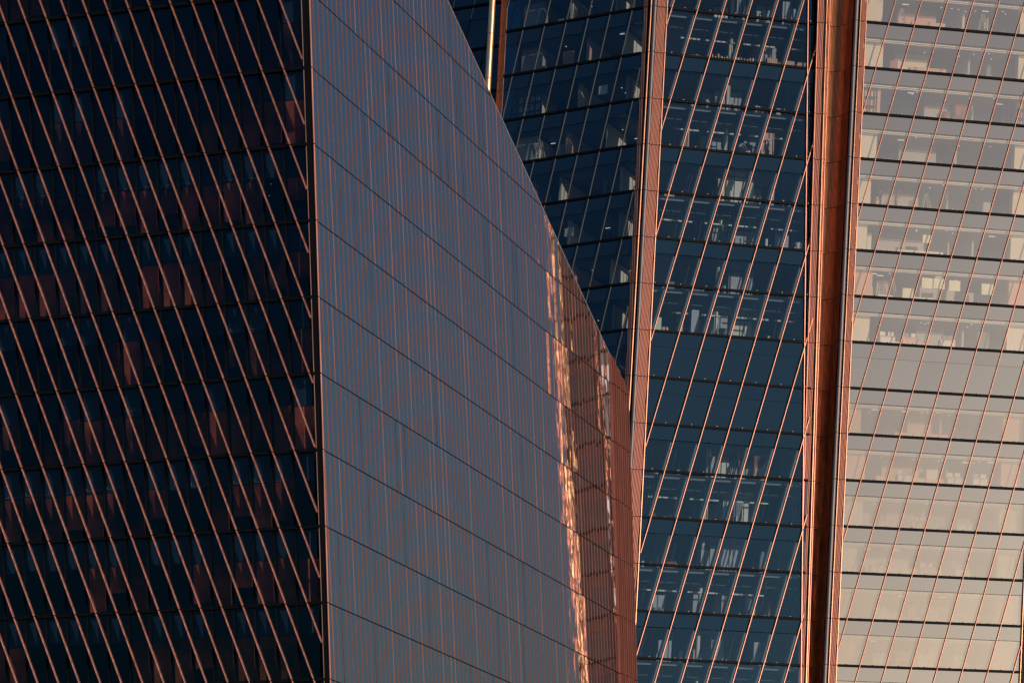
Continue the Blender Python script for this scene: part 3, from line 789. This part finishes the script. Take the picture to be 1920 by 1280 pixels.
ladder(B3, 1736, 10, -1.7, 1.9, "step ladder beside the workers, two storeys above the single paper sheet")
ladder(B1, 1013, 11, -1.3, 2.2, "step ladder inside the dark blue side face, just above the ribbed grey wall")

# people: one skinned body each
SKIN = plain("skin", (.45, .26, .18), .6); HELM = plain("helmet_white", (.8, .8, .78), .35, var=.02)
HAIR = plain("hair_dark", (.02, .015, .012), .7)
def person(p, face_dir, pose, shirt, trousers, label, helmet=False):
    ey = flat(face_dir); ex = Vector((ey.y, -ey.x, 0))
    if pose == "stand":
        J = dict(pel=(0, 0, .95), chest=(0, .02, 1.28), neck=(0, .02, 1.50), head=(0, .05, 1.64), top=(0, .05, 1.74), shl=(-.19, .01, 1.42), shr=(.19, .01, 1.42), ell=(-.25, .0, 1.14), elr=(.26, .06, 1.15),
                 hal=(-.25, .10, .90), har=(.22, .25, .98), hil=(-.10, 0, .90), hir=(.10, 0, .90), knl=(-.11, .03, .50), knr=(.12, .05, .50), anl=(-.11, 0, .08), anr=(.13, -.02, .08), tol=(-.13, .16, .04), tor=(.16, .14, .04))
    elif pose == "reach":
        J = dict(pel=(0, 0, .95), chest=(0, .05, 1.28), neck=(0, .06, 1.50), head=(0, .10, 1.64), top=(0, .09, 1.74), shl=(-.19, .05, 1.43), shr=(.19, .05, 1.45), ell=(-.28, .22, 1.38), elr=(.27, .22, 1.62),
                 hal=(-.24, .44, 1.45), har=(.22, .34, 1.86), hil=(-.10, 0, .90), hir=(.10, 0, .90), knl=(-.11, .03, .50), knr=(.13, .08, .52), anl=(-.11, 0, .08), anr=(.15, .06, .08), tol=(-.13, .16, .04), tor=(.18, .22, .04))
    else:
        J = dict(pel=(0, -.18, .88), chest=(0, .12, 1.08), neck=(0, .32, 1.18), head=(0, .45, 1.22), top=(0, .52, 1.28), shl=(-.19, .24, 1.14), shr=(.19, .24, 1.14), ell=(-.24, .34, .88), elr=(.25, .36, .88),
                 hal=(-.18, .50, .72), har=(.18, .52, .72), hil=(-.10, -.17, .83), hir=(.10, -.17, .83), knl=(-.13, .02, .48), knr=(.14, .06, .48), anl=(-.13, -.12, .08), anr=(.15, -.06, .08), tol=(-.15, .04, .04), tor=(.17, .1, .04))
    rad = dict(pel=.135, chest=.145, neck=.058, head=.092, top=.06, shl=.066, shr=.066, ell=.046, elr=.046, hal=.036, har=.036, hil=.092, hir=.092, knl=.062, knr=.062, anl=.045, anr=.045, tol=.04, tor=.04)
    E = [("pel", "chest"), ("chest", "neck"), ("neck", "head"), ("head", "top"), ("chest", "shl"), ("chest", "shr"), ("shl", "ell"), ("ell", "hal"), ("shr", "elr"), ("elr", "har"),
         ("pel", "hil"), ("pel", "hir"), ("hil", "knl"), ("knl", "anl"), ("anl", "tol"), ("hir", "knr"), ("knr", "anr"), ("anr", "tor")]
    nm = list(J); W = lambda j: ex * j[0] + ey * j[1] + UP * j[2]
    pts = [W(J[k]) for k in nm]; ed = [(nm.index(a), nm.index(b)) for a, b in E]; rr_ = [rad[k] for k in nm]
    for side in "lr":                                    # five short fingers rooted in each palm
        h = nm.index("ha" + side); d0 = (pts[h] - pts[nm.index("el" + side)]).normalized(); sx = d0.cross(ey).normalized() if abs(d0.dot(ey)) < .95 else ex
        pts.append(pts[h] + d0 * .07); rr_.append(.03); ed.append((h, len(pts) - 1)); palm = len(pts) - 1
        for fi, (off, ln) in enumerate(((-.03, .07), (-.01, .085), (.01, .08), (.03, .06))):
            pts.append(pts[palm] + sx * off + d0 * ln); rr_.append(.009); ed.append((palm, len(pts) - 1))
        pts.append(pts[h] + sx * -.055 + d0 * .05); rr_.append(.010); ed.append((h, len(pts) - 1))
    me = bpy.data.meshes.new("tmp"); me.from_pydata(pts, ed, []); ob = bpy.data.objects.new("tmp", me); COL.objects.link(ob)
    sk = ob.modifiers.new("s", 'SKIN'); sb = ob.modifiers.new("d", 'SUBSURF'); sb.levels = 1; sb.render_levels = 1
    for i, v in enumerate(me.skin_vertices[0].data): v.radius = (rr_[i], rr_[i]); v.use_root = (i == 0)
    dg = bpy.context.evaluated_depsgraph_get(); dg.update()
    bmesh_ = bpy.data.meshes.new_from_object(ob.evaluated_get(dg)); bpy.data.objects.remove(ob)
    for m_ in (shirt, trousers, SKIN, HAIR): bmesh_.materials.append(m_)
    hd, nk = W(J["head"]), W(J["neck"]); hands = [W(J["hal"]), W(J["har"])]; pz = W(J["pel"]).z
    for f in bmesh_.polygons:
        c = f.center; mi = 0
        if c.z < pz - .02 and min((c - h).length for h in hands) > .16: mi = 1
        if min((c - h).length for h in hands) < .11: mi = 2
        if (c - hd).length < .15 or (c - W(J["top"])).length < .1: mi = 2 if (c - hd).dot(ey) > -.02 and c.z < hd.z + .07 else 3
        f.material_index = mi; f.use_smooth = True
    o = bpy.data.objects.new("body", bmesh_); COL.objects.link(o)
    t = thing("person", p, label, "person"); o.parent = t
    if helmet:
        mb = MB(); c = p + W(J["head"]) + UP * .05; n = 10; ring = []
        for k in range(5):
            a = k / 4 * math.pi / 2; ring.append([c + (ex * math.cos(2 * math.pi * i / n) + ey * math.sin(2 * math.pi * i / n)) * .145 * max(math.cos(a), .05) + UP * .15 * math.sin(a) for i in range(n)])
        for k in range(4):
            mb.add(ring[k] + ring[k + 1], [(i, (i + 1) % n, (i + 1) % n + n, i + n) for i in range(n)])
        mb.poly(ring[4]); mb.box(c + ey * .16, ex * .09, ey * .05, UP * .008); mb.build("helmet", HELM, t, smooth=True)
DK = plain("cloth_dark", (.03, .035, .05), .9); GRY = plain("cloth_grey", (.35, .35, .36), .9); BRN = plain("cloth_brown", (.16, .09, .07), .9)
person(on_floor(B3, 1651, 10, -1.2)[1], -B3.u, "stand", DK, DK, "worker in dark clothes standing behind pale glass, near the left cream column")
person(on_floor(B3, 1679, 10, -1.5)[1], B3.u, "reach", BRN, DK, "worker in brown top reaching up, right of the worker in dark clothes")
person(on_floor(B2, 1388, 11, -.95)[1], B2.u, "bend", GRY, DK, "worker in white helmet bending over behind the dark blue front glass", True)
person(on_floor(B2, 1441, 11, -.95)[1], -B2.u, "stand", GRY, DK, "worker in white helmet standing right of the bending worker behind dark blue glass", True)
person(on_floor(B3, 1886, 7, -1.2)[1], -B3.u, "stand", DK, DK, "person in dark clothes standing near the right edge of the picture behind pale glass")

# jars, boxes and buckets on the window ledges
JC = [plain("jar_white", (.75, .73, .66), .5), plain("jar_orange", (.75, .28, .06), .5), plain("jar_yellow", (.72, .60, .22), .5), plain("jar_red", (.5, .08, .05), .5)]
JN = ["white", "orange", "yellow", "red"]
seq = [2, 0, 1, 2, 0, 2, 0, 3, 0, 0, 1, 3, 0, 1, 0, 0]
for i, c in enumerate(seq):
    x = 1336 + i * 5.4; u, p = on_floor(B2, x, 13, -.50 - .16 * (i % 2)); p.z += .02
    r, h = rt.uniform(.07, .12), rt.uniform(.28, .62)
    nthj = ["leftmost", "second from left", "third from left", "fourth from left", "fifth from left", "sixth from left", "seventh from left", "eighth from left",
            "eighth from right", "seventh from right", "sixth from right", "fifth from right", "fourth from right", "third from right", "second from right", "rightmost"][i]
    t = thing("paint_jar", p, f"{JN[c]} jar, {nthj} of the jar row on the blue front's ledge", "jar", "jars on the window ledge")
    mb = MB(); mb.tube(p, p + UP * h, r, 10); mb.tube(p + UP * h, p + UP * (h + .05), r, 10, r2=r * .75); mb.build("jar_body", JC[c], t, smooth=True)
    mb = MB(); mb.tube(p + UP * (h + .051), p + UP * (h + .1), r * .8, 10); mb.build("lid", JC[(c + 1) % 2], t, smooth=True)
CARD = plain("cardboard", (.60, .34, .22), .85); CARD2 = plain("cardboard_dark", (.42, .20, .14), .85)
for x0, x1, h, m_, lab in ((1437, 1456, .70, CARD, "large cardboard box on the upper window ledge, left of the other boxes"), (1458, 1470, .42, CARD2, "low dark cardboard box between two larger boxes on the upper window ledge"),
                           (1472, 1488, .62, CARD, "middle tall cardboard box on the upper window ledge of the blue front"), (1494, 1511, .58, CARD, "cardboard box on the upper window ledge just left of the slim copper upright"),
                           (1294, 1312, .30, CARD2, "flat dark box at the left end of the jars on the upper window ledge"), (1314, 1329, .22, CARD2, "small flat box touching the left of the jar row on the upper window ledge")):
    ua, p0 = on_floor(B2, x0, 13, -.6); ub, p1 = on_floor(B2, x1, 13, -.6); c = (p0 + p1) / 2 + UP * .02; ex, ey = (p1 - p0) / 2, flat(B2.n) * .22
    t = thing("cardboard_box", c, lab, "box", "boxes on the window ledge")
    mb = MB(); mb.box(c + UP * h / 2, ex, ey, UP * h / 2); mb.build("carton", m_, t)
    for sg in (-1, 1):
        a = c + ey * sg + UP * (h + .002); b = a + ey * sg * -.96 + UP * rt.uniform(.01, .06)
        mb = MB(); mb.prism([a - ex, a + ex, b + ex, b - ex], [q_ + UP * .012 for q_ in (a - ex, a + ex, b + ex, b - ex)]); mb.build("flap", m_, t)
def bucket(x, q, d, r, h, label):
    u, p = on_floor(B2, x, q, d); p.z += .01; t = thing("bucket", p, label, "bucket", "buckets in the blue front")
    mb = MB(); mb.tube(p, p + UP * h, r * .85, 14, r2=r); mb.build("pail", WHITE if r < .25 else CREAM, t, smooth=True)
    mb = MB(); mb.tube(p + UP * (h - .04), p + UP * (h + .015), r * 1.07, 14); mb.build("rim", WHITE, t, smooth=True)
bucket(1403, 11, -.6, .16, .42, "pale bucket on the ledge just right of the bending worker")
bucket(1322, 11, -.6, .14, .30, "small pale bucket on the ledge well left of the bending worker")
bucket(1496, 9, -.7, .30, .80, "large cream bucket by the slim copper upright on the blue front")
